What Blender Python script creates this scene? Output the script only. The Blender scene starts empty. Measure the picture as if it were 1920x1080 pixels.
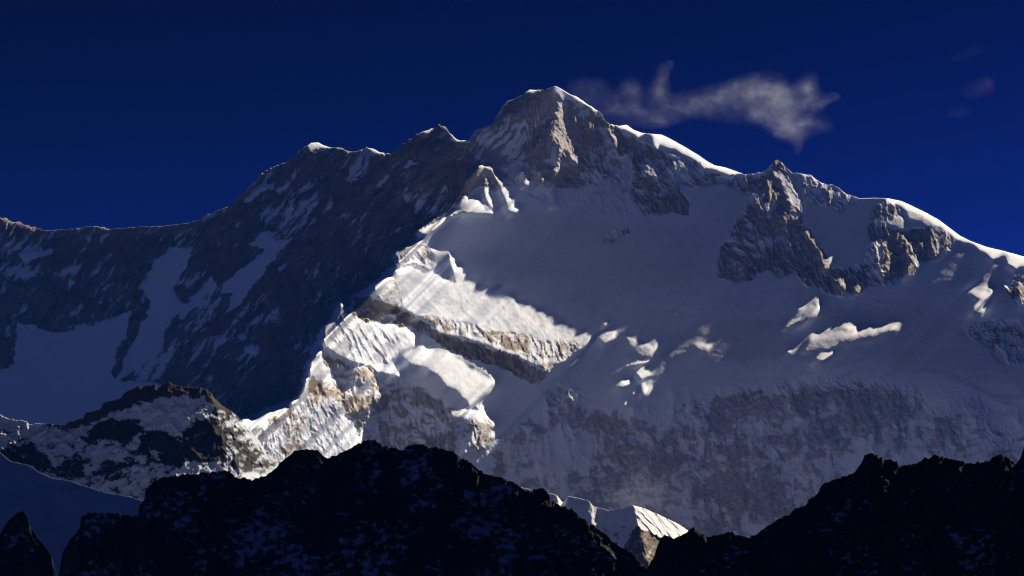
import bpy, math, random
import numpy as np
from mathutils import Vector

# ------------------------------------------------------------------ camera, sky, sun, exposure
PITCH = math.radians(8.0)
HALF = math.tan(math.radians(15.0))
SC = bpy.context.scene
COL = SC.collection
cam_data = bpy.data.cameras.new("camera")
cam_data.lens_unit = 'FOV'
cam_data.sensor_fit = 'HORIZONTAL'
cam_data.angle = math.radians(30.0)
cam_data.clip_start = 1.0
cam_data.clip_end = 200000.0
cam = bpy.data.objects.new("camera", cam_data)
cam.rotation_euler = (math.radians(90) + PITCH, 0, 0)
COL.objects.link(cam)
SC.camera = cam

# sun direction in camera axes (right, away, up) turned into world axes
S_CAM = np.array([0.62, 0.45, 0.62]); S_CAM /= np.linalg.norm(S_CAM)
S_W = np.array([S_CAM[0],
                S_CAM[1] * math.cos(PITCH) - S_CAM[2] * math.sin(PITCH),
                S_CAM[1] * math.sin(PITCH) + S_CAM[2] * math.cos(PITCH)])
SUN_EL = math.asin(S_W[2]); SUN_AZ = math.atan2(S_W[0], S_W[1])
sd = bpy.data.lights.new("sun", 'SUN')
sd.energy = 4.3
sd.angle = math.radians(0.53)
sd.color = (1.0, 0.82, 0.60)
sun = bpy.data.objects.new("sun", sd)
sun.rotation_euler = Vector(S_W).to_track_quat('Z', 'Y').to_euler()
COL.objects.link(sun)

world = bpy.data.worlds.new("World")
SC.world = world
world.use_nodes = True
nt = world.node_tree
bg = nt.nodes["Background"]
sky = nt.nodes.new("ShaderNodeTexSky")
sky.sky_type = 'NISHITA'
sky.sun_disc = False
sky.sun_elevation = SUN_EL
sky.sun_rotation = SUN_AZ
sky.altitude = 5200.0
sky.air_density = 0.8
sky.dust_density = 0.0
sky.ozone_density = 4.0
# thin high air and slide film: a deeper, bluer sky
gam = nt.nodes.new("ShaderNodeGamma")
gam.inputs["Gamma"].default_value = 3.1
tint = nt.nodes.new("ShaderNodeMix"); tint.data_type = 'RGBA'; tint.blend_type = 'MULTIPLY'
tint.inputs["Factor"].default_value = 1.0
tint.inputs["B"].default_value = (0.0078, 0.0050, 0.0070, 1)
nt.links.new(sky.outputs[0], gam.inputs["Color"])
nt.links.new(gam.outputs[0], tint.inputs["A"])
nt.links.new(tint.outputs["Result"], bg.inputs["Color"])
bg.inputs["Strength"].default_value = 0.05
SC.cycles.filter_width = 1.1
SC.view_settings.view_transform = 'Standard'
SC.view_settings.look = 'None'
SC.view_settings.gamma = 1.0
SC.view_settings.exposure = 1.32

# ------------------------------------------------------------------ helpers
def tag(o, label=None, cat=None, group=None, kind=None):
    if label: o["label"] = label
    if cat: o["category"] = cat
    if group: o["group"] = group
    if kind: o["kind"] = kind
    return o

def unproject(px, py, d):
    """a point seen at photo pixel (px,py), d metres away along the view axis -> world metres"""
    x = (px - 960.0) / 960.0 * HALF * d
    u = (540.0 - py) / 960.0 * HALF * d
    return np.stack([x, d * math.cos(PITCH) - u * math.sin(PITCH),
                     d * math.sin(PITCH) + u * math.cos(PITCH)], -1)

def _perm(seed):
    r = np.random.RandomState(seed)
    p = r.permutation(256)
    a = r.rand(256) * 2 * np.pi
    return np.concatenate([p, p]), np.cos(a).astype(np.float32), np.sin(a).astype(np.float32)

def perlin(x, y, seed=0):
    p, gx, gy = _perm(seed)
    xf = np.floor(x); yf = np.floor(y)
    xi = xf.astype(np.int64) & 255; yi = yf.astype(np.int64) & 255
    fx = (x - xf).astype(np.float32); fy = (y - yf).astype(np.float32)
    u = fx * fx * fx * (fx * (fx * 6 - 15) + 10); v = fy * fy * fy * (fy * (fy * 6 - 15) + 10)
    x1 = (xi + 1) & 255; y1 = (yi + 1) & 255
    def g(a, b, dx, dy):
        h = p[p[a] + b]
        return gx[h] * dx + gy[h] * dy
    n00 = g(xi, yi, fx, fy); n10 = g(x1, yi, fx - 1, fy)
    n01 = g(xi, y1, fx, fy - 1); n11 = g(x1, y1, fx - 1, fy - 1)
    a = n00 + u * (n10 - n00); b = n01 + u * (n11 - n01)
    return (a + v * (b - a)) * 1.5

def fbm(x, y, seed=0, octv=5, gain=0.5, lac=2.03):
    s = 0; a = 1.0; t = 0
    for k in range(octv):
        s = s + a * perlin(x * lac ** k + 17.3 * k, y * lac ** k - 9.1 * k, seed + k)
        t += a * a; a *= gain
    return s / math.sqrt(t)

def ridged(x, y, seed=0, octv=5, gain=0.5, lac=2.07):
    s = 0; a = 1.0; w = 1.0; t = 0
    for k in range(octv):
        n = 1 - np.abs(perlin(x * lac ** k + 31.7 * k, y * lac ** k + 5.3 * k, seed + k)) * 1.6
        n = np.clip(n, 0, 1) ** 2
        s = s + a * n * w
        w = np.clip(n * 1.6, 0.15, 1); t += a; a *= gain
    return s / t

def smooth(a, b, x):
    t = np.clip((x - a) / (b - a), 0, 1)
    return t * t * (3 - 2 * t)

def box1(a, r, ax):
    if r < 1: return a
    pad = [(0, 0)] * a.ndim; pad[ax] = (r + 1, r)
    c = np.cumsum(np.pad(a, pad, mode='edge'), axis=ax, dtype=np.float64)
    n = a.shape[ax]
    hi = np.take(c, np.arange(2 * r + 1, 2 * r + 1 + n), axis=ax)
    lo = np.take(c, np.arange(0, n), axis=ax)
    return (hi - lo) / (2 * r + 1)

def blur(a, r):
    """about a gaussian of sigma r cells"""
    k = int(round(r * 0.95))
    if k < 1: return a
    for _ in range(3):
        for ax in range(a.ndim): a = box1(a, k, ax)
    return a

def inpoly(U, V, poly):
    m = np.zeros(U.shape, bool)
    P = np.array(poly, float)
    x0, x1, y0, y1 = P[:, 0].min(), P[:, 0].max(), P[:, 1].min(), P[:, 1].max()
    box = (U >= x0) & (U <= x1) & (V >= y0) & (V <= y1)
    if not box.any(): return m
    u = U[box]; v = V[box]; r = np.zeros(u.shape, bool)
    n = len(P)
    for i in range(n):
        ax, ay = P[i]; bx, by = P[(i + 1) % n]
        if ay == by: continue
        c = (ay > v) != (by > v)
        r ^= c & (u < (bx - ax) * (v - ay) / (by - ay) + ax)
    m[box] = r
    return m

def bilin(F, u0, v0, h, U, V):
    x = np.clip((U - u0) / h, 0, F.shape[1] - 1.001); y = np.clip((V - v0) / h, 0, F.shape[0] - 1.001)
    i = x.astype(int); j = y.astype(int); fx = x - i; fy = y - j
    return (F[j, i] * (1 - fx) * (1 - fy) + F[j, i + 1] * fx * (1 - fy)
            + F[j + 1, i] * (1 - fx) * fy + F[j + 1, i + 1] * fx * fy)

def grid_mesh(name, P, attrs, mat):
    """P: rows x cols x 3 world points -> one mesh object with float point attributes"""
    R, C = P.shape[:2]
    me = bpy.data.meshes.new(name)
    me.vertices.add(R * C)
    me.vertices.foreach_set("co", P.reshape(-1).astype(np.float32))
    idx = np.arange(R * C).reshape(R, C)
    q = np.stack([idx[:-1, :-1], idx[1:, :-1], idx[1:, 1:], idx[:-1, 1:]], -1).reshape(-1, 4)
    nf = len(q)
    me.loops.add(nf * 4); me.polygons.add(nf)
    me.loops.foreach_set("vertex_index", q.reshape(-1).astype(np.int32))
    me.polygons.foreach_set("loop_start", (np.arange(nf) * 4).astype(np.int32))
    me.polygons.foreach_set("loop_total", np.full(nf, 4, np.int32))
    me.polygons.foreach_set("use_smooth", np.ones(nf, bool))
    me.update(calc_edges=True)
    for k, a in attrs.items():
        at = me.attributes.new(k, 'FLOAT', 'POINT')
        at.data.foreach_set("value", a.reshape(-1).astype(np.float32))
    me.materials.append(mat)
    o = bpy.data.objects.new(name, me)
    COL.objects.link(o)
    return o

GROUND_Z = -700.0
def close_back(front, attrs, width, seed, nb=14, slope=0.85, top_soft=0.0):
    """add the far side of a ridge behind its crest (row 0 of front) and a skirt below its foot"""
    crest = front[0]
    C = crest.shape[0]
    rows = []
    us = np.arange(C) / 40.0
    for j in range(nb, 0, -1):
        t = j / nb
        b = width * t ** 1.6
        n = fbm(us, np.full(C, j * 0.7), seed, 4) * width * 0.05 * t
        p = crest.copy()
        p[:, 1] += b
        p[:, 2] = np.maximum(p[:, 2] - slope * b + np.minimum(n, slope * b * 0.5), GROUND_Z)
        rows.append(p)
    foot = front[-1].copy()
    foot[:, 2] = GROUND_Z - 20
    P = np.concatenate([np.stack(rows), front, foot[None]], 0)
    out = {}
    for k, a in attrs.items():
        b = np.repeat(a[:1], nb, 0) * (np.linspace(0.15, 1, nb) ** 2)[:, None]
        out[k] = np.concatenate([b, a, a[-1:] * 0.2], 0)
    return P, out

def link(t, a, b): t.links.new(a, b)

def terrain_material(name, rock_a, rock_b, rock_warm, snow_col, scale=60.0, dust=0.0):
    """snow lying on rock; where it lies and how brown the rock is come from the mesh"""
    m = bpy.data.materials.new(name); m.use_nodes = True
    t = m.node_tree; b = t.nodes["Principled BSDF"]
    b.inputs["Roughness"].default_value = 0.85
    b.inputs["Specular IOR Level"].default_value = 0.15
    tc = t.nodes.new("ShaderNodeTexCoord")
    n1 = t.nodes.new("ShaderNodeTexNoise"); n1.inputs["Scale"].default_value = 1.0 / scale
    n1.inputs["Detail"].default_value = 6.0; n1.inputs["Roughness"].default_value = 0.65
    link(t, tc.outputs["Object"], n1.inputs["Vector"])
    r1 = t.nodes.new("ShaderNodeMapRange"); r1.inputs["From Min"].default_value = 0.35; r1.inputs["From Max"].default_value = 0.65
    link(t, n1.outputs["Fac"], r1.inputs["Value"])
    mx = t.nodes.new("ShaderNodeMix"); mx.data_type = 'RGBA'
    mx.inputs["A"].default_value = (*rock_a, 1); mx.inputs["B"].default_value = (*rock_b, 1)
    link(t, r1.outputs[0], mx.inputs["Factor"])
    wa = t.nodes.new("ShaderNodeAttribute"); wa.attribute_name = "warm"
    mw = t.nodes.new("ShaderNodeMix"); mw.data_type = 'RGBA'
    mw.inputs["B"].default_value = (*rock_warm, 1)
    link(t, mx.outputs["Result"], mw.inputs["A"]); link(t, wa.outputs["Fac"], mw.inputs["Factor"])
    sa = t.nodes.new("ShaderNodeAttribute"); sa.attribute_name = "snow"
    ms = t.nodes.new("ShaderNodeMix"); ms.data_type = 'RGBA'
    ms.inputs["B"].default_value = (*snow_col, 1)
    link(t, mw.outputs["Result"], ms.inputs["A"]); link(t, sa.outputs["Fac"], ms.inputs["Factor"])
    link(t, ms.outputs["Result"], b.inputs["Base Color"])
    return m

# ------------------------------------------------------------------ traced lines of the main mountain (photo pixels)
SKYLINE = [(-300,372),(-160,385),(-80,398),(-30,402),(0,407),(12,410),(22,416),(35,416),(45,421),(57,424),(70,429),(95,433),(115,431),(140,429),(165,425),(180,424),(200,428),(210,430),(230,428),(250,426),(280,425),(300,424),(330,421),(360,417),(375,411),(390,402),(410,394),(420,391),(428,389),(440,375),(455,362),(480,337),(493,323),(499,318),(519,311),(530,307),(547,298),(560,285),(573,275),(583,268),(597,267),(607,273),(622,277),(635,276),(657,285),(677,282),(687,277),(700,279),(713,286),(735,288),(745,281),(760,267),(780,252),(795,246),(808,243),(823,234),(832,237),(842,247),(852,258),(857,262),(878,264),(888,248),(903,240),(923,233),(930,217),(943,198),(953,188),(968,184),(983,175),(993,168),(1005,169),(1023,168),(1040,161),(1050,165),(1065,175),(1083,182),(1097,192),(1110,201),(1125,210),(1135,225),(1145,234),(1160,236),(1175,234),(1187,243),(1203,249),(1220,251),(1240,252),(1260,262),(1285,276),(1310,291),(1325,302),(1340,310),(1360,314),(1380,321),(1393,326),(1410,325),(1430,323),(1443,312),(1450,303),(1456,300),(1465,305),(1475,315),(1485,324),(1500,325),(1518,328),(1527,334),(1540,343),(1550,346),(1562,346),(1575,354),(1590,365),(1600,368),(1612,372),(1640,371),(1665,372),(1690,377),(1710,386),(1735,398),(1760,412),(1780,427),(1800,442),(1820,452),(1850,463),(1880,470),(1920,481),(1990,498),(2080,515),(2250,540)]
ARETE = [(430,800),(448,787),(470,789),(483,787),(502,775),(522,770),(540,760),(560,743),(566,727),(568,713),(577,703),(580,680),(588,667),(600,655),(603,643),(605,615),(623,602),(633,585),(640,567),(657,555),(668,553),(684,552),(698,540),(710,532),(737,510),(745,500),(737,477),(757,468),(777,458),(788,447),(778,438),(787,430),(810,418),(837,407),(848,400),(857,387),(867,372),(873,366)]

# lit or turned faces: (polygon, gx, gz, blur cells, weight of the free edge)
# gx: metres further away per metre to the right; gz: metres further away per metre up
FACES = [
 # sunlit knobs on the left hand skyline
 ([(-60,395),(0,403),(14,407),(36,414),(46,420),(60,425),(72,430),(60,436),(45,432),(30,445),(10,450),(-60,440)], 0.5, 0.7, 0),
 ([(178,422),(212,426),(205,434),(182,433)], 0.5, 0.8, 0),
 ([(572,274),(583,265),(597,264),(613,271),(622,280),(600,281),(592,295),(582,290)], 0.5, 0.8, 0),
 ([(628,274),(640,274),(660,284),(650,288)], 0.5, 0.8, 0),
 ([(684,274),(702,277),(718,287),(712,293),(698,288)], 0.5, 0.9, 0),
 ([(792,245),(808,241),(812,246),(797,251)], 0.5, 0.9, 0),
 ([(822,233),(834,236),(846,248),(858,259),(880,262),(878,268),(856,267),(845,258),(833,244)], 0.5, 0.9, 0),
 ([(983,173),(995,165),(1012,167),(1000,173),(990,176)], 0.5, 0.9, 0),
 ([(1050,164),(1066,173),(1085,180),(1110,198),(1128,212),(1120,213),(1100,202),(1080,189),(1060,181)], 0.5, 0.9, 0),
 # the summit rocks and the dark face on the left of the arete
 ([(-200,380),(430,390),(560,290),(740,285),(830,235),(880,264),(930,217),(1040,161),(1036,240),(1000,300),(940,330),(900,345),(873,366),(810,418),(788,447),(737,477),(745,500),(668,553),(605,615),(580,680),(560,743),(448,787),(448,1100),(-200,1100)], -0.38, 0.62, 5),
 ([(1040,161),(1145,235),(1215,251),(1240,285),(1290,395),(1195,400),(1100,350),(1050,330)], -0.05, 0.67, 4),
 # apron: snow of the right flank of the arete
 ([(745,500),(775,494),(807,502),(823,517),(843,527),(855,531),(848,505),(840,473),(850,487),(860,503),(877,518),(900,530),(930,540),(960,545),(972,557),(1003,572),(1033,585),(1060,602),(1077,614),(1100,620),(1108,630),(1100,647),(1080,662),(1040,688),(1027,700),(1003,685),(970,670),(937,660),(913,648),(883,638),(847,630),(817,620),(807,607),(773,588),(747,577),(723,572),(705,560),(698,540),(737,510)], 0.45, 0.98, 1),
 # cap of snow on the arete
 ([(873,366),(880,372),(895,375),(912,387),(928,401),(900,401),(880,400),(850,403),(835,410),(825,420),(815,429),(800,439),(778,440),(787,430),(810,418),(848,400),(857,387),(867,372)], 0.7, 0.9, 0),
 ([(737,477),(757,468),(777,458),(790,450),(800,470),(815,490),(818,500),(805,503),(775,494),(745,498)], 0.42, 0.6, 1),
 # hollow between cap and apron
 ([(790,445),(830,430),(838,470),(846,505),(852,530),(825,516),(816,495),(800,468)], -0.4, 0.6, 1, 0.15),
 # dark rock step under the apron
 ([(668,555),(700,560),(723,573),(747,578),(773,589),(807,608),(817,622),(847,632),(913,650),(970,672),(1027,700),(1020,714),(992,720),(967,702),(937,688),(907,680),(870,667),(840,653),(813,640),(797,625),(760,612),(717,603),(687,602),(663,593),(650,575),(655,558)], -0.2, 0.5, 1, 0.1),
 # fluted snow
 ([(640,567),(650,580),(665,596),(690,603),(730,607),(760,613),(778,632),(775,650),(752,663),(733,677),(747,700),(753,708),(707,697),(690,685),(657,678),(637,668),(620,657),(603,645),(605,615),(623,602)], 0.5, 0.95, 1),
 # second snow hump
 ([(775,655),(790,648),(810,655),(840,660),(860,673),(880,690),(907,703),(927,717),(917,733),(897,753),(880,763),(873,747),(853,733),(833,723),(823,707),(800,692),(777,687),(765,680),(752,668)], 0.5, 1.0, 1),
 # hollow under the hump and the dark rocks below it
 ([(733,677),(752,668),(777,688),(800,694),(823,709),(833,725),(853,735),(873,749),(880,764),(836,776),(800,780),(760,750),(718,740),(705,700),(753,709)], -0.3, 0.5, 1, 0.1),
 ([(718,745),(760,752),(800,782),(836,778),(860,788),(885,797),(880,820),(860,860),(760,860),(690,845),(660,790),(690,770)], -0.15, 0.6, 2),
 ([(605,657),(625,662),(650,676),(664,700),(660,720),(642,740),(633,735),(620,700),(608,680)], -0.3, 0.5, 1, 0.15),
 # golden ribs and foot of the arete
 ([(600,655),(608,680),(620,700),(633,737),(642,742),(661,722),(665,690),(685,685),(700,700),(715,742),(690,768),(645,777),(653,785),(677,825),(640,900),(480,900),(448,787),(483,787),(502,775),(522,770),(540,760),(560,743),(566,727),(568,713),(577,703),(580,680),(588,667)], 0.55, 0.6, 1),
 # lower lit rib on the right
 ([(836,776),(870,768),(895,764),(907,783),(927,807),(930,822),(915,840),(890,846),(868,854),(880,820),(885,796),(860,787)], 0.55, 0.6, 1),
 # pillar of the summit and the lit strips below it
 ([(1038,162),(1050,167),(1057,176),(1058,196),(1057,226),(1065,246),(1070,264),(1083,285),(1087,298),(1083,319),(1075,306),(1065,285),(1055,280),(1052,301),(1049,321),(1041,334),(1037,320),(1047,296),(1047,275),(1034,262),(1032,233),(1036,215),(1044,200),(1040,184)], 1.1, 0.5, 0),
 ([(1016,253),(1018,260),(1010,280),(1003,283),(1008,270)], 0.8, 0.4, 0),
 ([(977,314),(986,327),(994,340),(991,350),(983,348),(980,330)], 0.8, 0.4, 0),
 ([(1008,306),(1016,312),(1018,327),(1025,341),(1018,346),(1010,325)], 0.8, 0.4, 0),
 ([(1034,346),(1044,358),(1045,381),(1042,390),(1035,386),(1038,365)], 0.8, 0.4, 0),
 ([(900,307),(906,316),(898,336),(893,333)], 0.8, 0.4, 0),
 ([(910,334),(917,352),(919,368),(925,389),(920,391),(909,370),(907,358)], 0.8, 0.4, 0),
 ([(913,309),(923,315),(934,331),(945,347),(954,367),(961,380),(974,395),(966,400),(951,397),(949,380),(942,365),(933,345),(924,325)], 0.8, 0.45, 0),
 ([(1139,230),(1150,242),(1157,254),(1160,270),(1152,284),(1147,275),(1143,259),(1138,248)], 0.8, 0.4, 0),
 ([(1100,224),(1113,230),(1107,245),(1097,240)], 0.7, 0.5, 0),
 # snow along the right hand crest
 ([(1145,232),(1175,230),(1203,245),(1210,250),(1197,259),(1183,249),(1160,241)], 0.6, 1.6, 0),
 ([(1215,246),(1242,248),(1285,271),(1340,305),(1400,325),(1370,329),(1347,322),(1327,318),(1300,299),(1280,289),(1257,279),(1240,270),(1232,284),(1224,272)], 0.62, 1.6, 0),
 ([(1206,305),(1220,305),(1237,328),(1248,343),(1242,346),(1227,332),(1209,326)], 0.7, 0.6, 0),
 ([(1250,285),(1285,300),(1292,330),(1270,325)], 0.35, 0.6, 1),
 # rock pyramid
 ([(1443,333),(1412,363),(1397,390),(1370,427),(1350,467),(1343,493),(1345,523),(1395,529),(1440,507),(1490,515),(1548,505),(1538,480),(1520,455),(1505,420),(1470,400),(1462,350)], -0.1, 0.66, 1),
 ([(1456,300),(1450,318),(1443,333),(1462,340),(1468,357),(1477,380),(1484,402),(1506,402),(1509,390),(1507,373),(1493,357),(1480,335),(1470,316)], 0.6, 0.6, 0),
 ([(1428,382),(1436,378),(1450,395),(1476,404),(1506,406),(1511,424),(1490,412),(1460,412),(1432,398)], 0.35, 0.6, 1),
 ([(1508,418),(1530,446),(1545,470),(1555,490),(1561,506),(1549,508),(1538,482),(1524,460),(1507,432)], 0.75, 0.5, 0),
 ([(1572,525),(1588,530),(1590,545),(1578,552)], 0.7, 0.5, 0),
 ([(1602,530),(1613,540),(1612,550),(1602,548)], 0.7, 0.5, 0),
 ([(1410,363),(1443,338),(1464,365),(1452,386),(1418,386)], 0.36, 0.58, 0),
 ([(1500,326),(1520,332),(1545,348),(1575,358),(1600,372),(1590,380),(1560,370),(1530,360),(1505,345)], 0.34, 0.6, 0),
 # trough between the two rock masses
 ([(1510,400),(1540,380),(1620,390),(1635,440),(1622,480),(1600,520),(1560,500),(1530,446)], -0.03, 0.72, 2),
 # second rock mass
 ([(1635,393),(1665,375),(1690,388),(1700,430),(1693,453),(1680,500),(1640,530),(1600,530),(1623,480)], 0.0, 0.68, 1),
 ([(1640,388),(1665,378),(1690,390),(1697,425),(1692,450),(1665,440),(1645,420)], 0.34, 0.6, 0),
 ([(1636,450),(1660,455),(1672,490),(1660,515),(1640,505),(1630,475)], 0.33, 0.6, 0),
 ([(1690,440),(1696,440),(1712,466),(1724,490),(1718,512),(1696,524),(1706,495),(1702,470)], 0.75, 0.5, 0),
 ([(1737,428),(1770,430),(1799,447),(1784,467),(1754,487),(1748,468)], 0.42, 0.6, 1),
 ([(1690,385),(1730,402),(1775,430),(1740,425),(1705,410)], 0.38, 1.0, 1),
 ([(1660,368),(1690,374),(1735,394),(1800,438),(1925,478),(1930,502),(1912,497),(1907,509),(1890,493),(1882,478),(1863,487),(1850,478),(1830,462),(1803,452),(1780,437),(1735,408),(1700,392),(1665,380)], 0.55, 1.5, 0),
 # shaded snow right of the second mass
 ([(1724,500),(1760,487),(1800,455),(1850,480),(1905,512),(1905,545),(1780,560),(1720,540)], -0.05, 0.72, 2),
 # lit scraps on the glacier
 ([(1813,546),(1867,546),(1848,570),(1840,587),(1827,589),(1823,575),(1838,563)], 0.65, 0.9, 1),
 ([(1908,533),(1930,530),(1930,580),(1915,575)], 0.6, 0.7, 1),
 ([(1128,606),(1139,597),(1144,605),(1135,613)], 0.9, 0.8, 0),
 ([(1119,631),(1139,617),(1158,620),(1150,636),(1134,645)], 0.75, 0.8, 0),
 ([(1168,626),(1200,642),(1231,653),(1224,672),(1205,670),(1185,655)], 0.31, 0.56, 1),
 ([(1170,687),(1195,678),(1223,673),(1222,677),(1190,685)], 0.9, 1.2, 0),
 ([(1190,698),(1207,686),(1224,685),(1221,702),(1205,712)], 0.8, 0.9, 0),
 ([(1151,726),(1166,712),(1183,713),(1178,721),(1165,728)], 0.8, 0.9, 0),
 ([(1204,714),(1214,728),(1211,744),(1203,735)], 0.9, 0.7, 0),
 ([(1162,747),(1176,760),(1172,762)], 0.9, 0.7, 0),
 ([(1300,645),(1336,645),(1326,661),(1310,656)], 0.31, 0.53, 1),
 ([(1496,575),(1537,573),(1531,596),(1502,604),(1474,612),(1488,594)], 0.31, 0.55, 2),
 ([(1470,615),(1487,600),(1503,592),(1500,600),(1478,616)], 0.7, 0.9, 0),
 ([(1492,563),(1530,560),(1536,567),(1496,570)], 0.3, 0.9, 2),
 ([(1505,660),(1520,633),(1553,624),(1680,615),(1622,635),(1567,648),(1535,658)], 0.31, 0.53, 2),
 ([(1523,678),(1542,660),(1565,661),(1545,676),(1530,683)], 0.75, 1.0, 0),
 ([(1557,691),(1574,680),(1570,692)], 0.8, 0.9, 0),
 ([(1472,660),(1482,655),(1488,664)], 0.8, 0.9, 0),
 # ice brows: gentle lip, steep wall beneath
 ([(1078,590),(1120,570),(1200,541),(1265,537),(1310,550),(1270,548),(1205,558),(1130,590)], 0.05, 0.5, 0),
 ([(1100,600),(1140,580),(1205,554),(1270,550),(1340,565),(1290,590),(1200,590),(1150,600)], 0.05, 0.5, 2),
 ([(1225,672),(1288,662),(1338,675),(1384,679),(1439,673),(1500,672),(1560,694),(1622,674),(1700,698),(1755,701),(1820,724),(1865,749),(1930,752),(1930,790),(1860,785),(1760,740),(1680,725),(1560,722),(1400,725),(1250,740),(1215,720)], 0.08, 0.42, 1),
 ([(1225,664),(1288,654),(1338,667),(1384,671),(1439,664),(1500,663),(1560,684),(1622,664),(1700,688),(1755,690),(1820,712),(1865,738),(1925,740),(1925,750),(1860,747),(1810,722),(1750,700),(1690,697),(1620,675),(1560,694),(1500,672),(1439,673),(1384,680),(1338,676),(1288,663),(1230,672)], -0.5, 1.25, 0),
]

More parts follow.
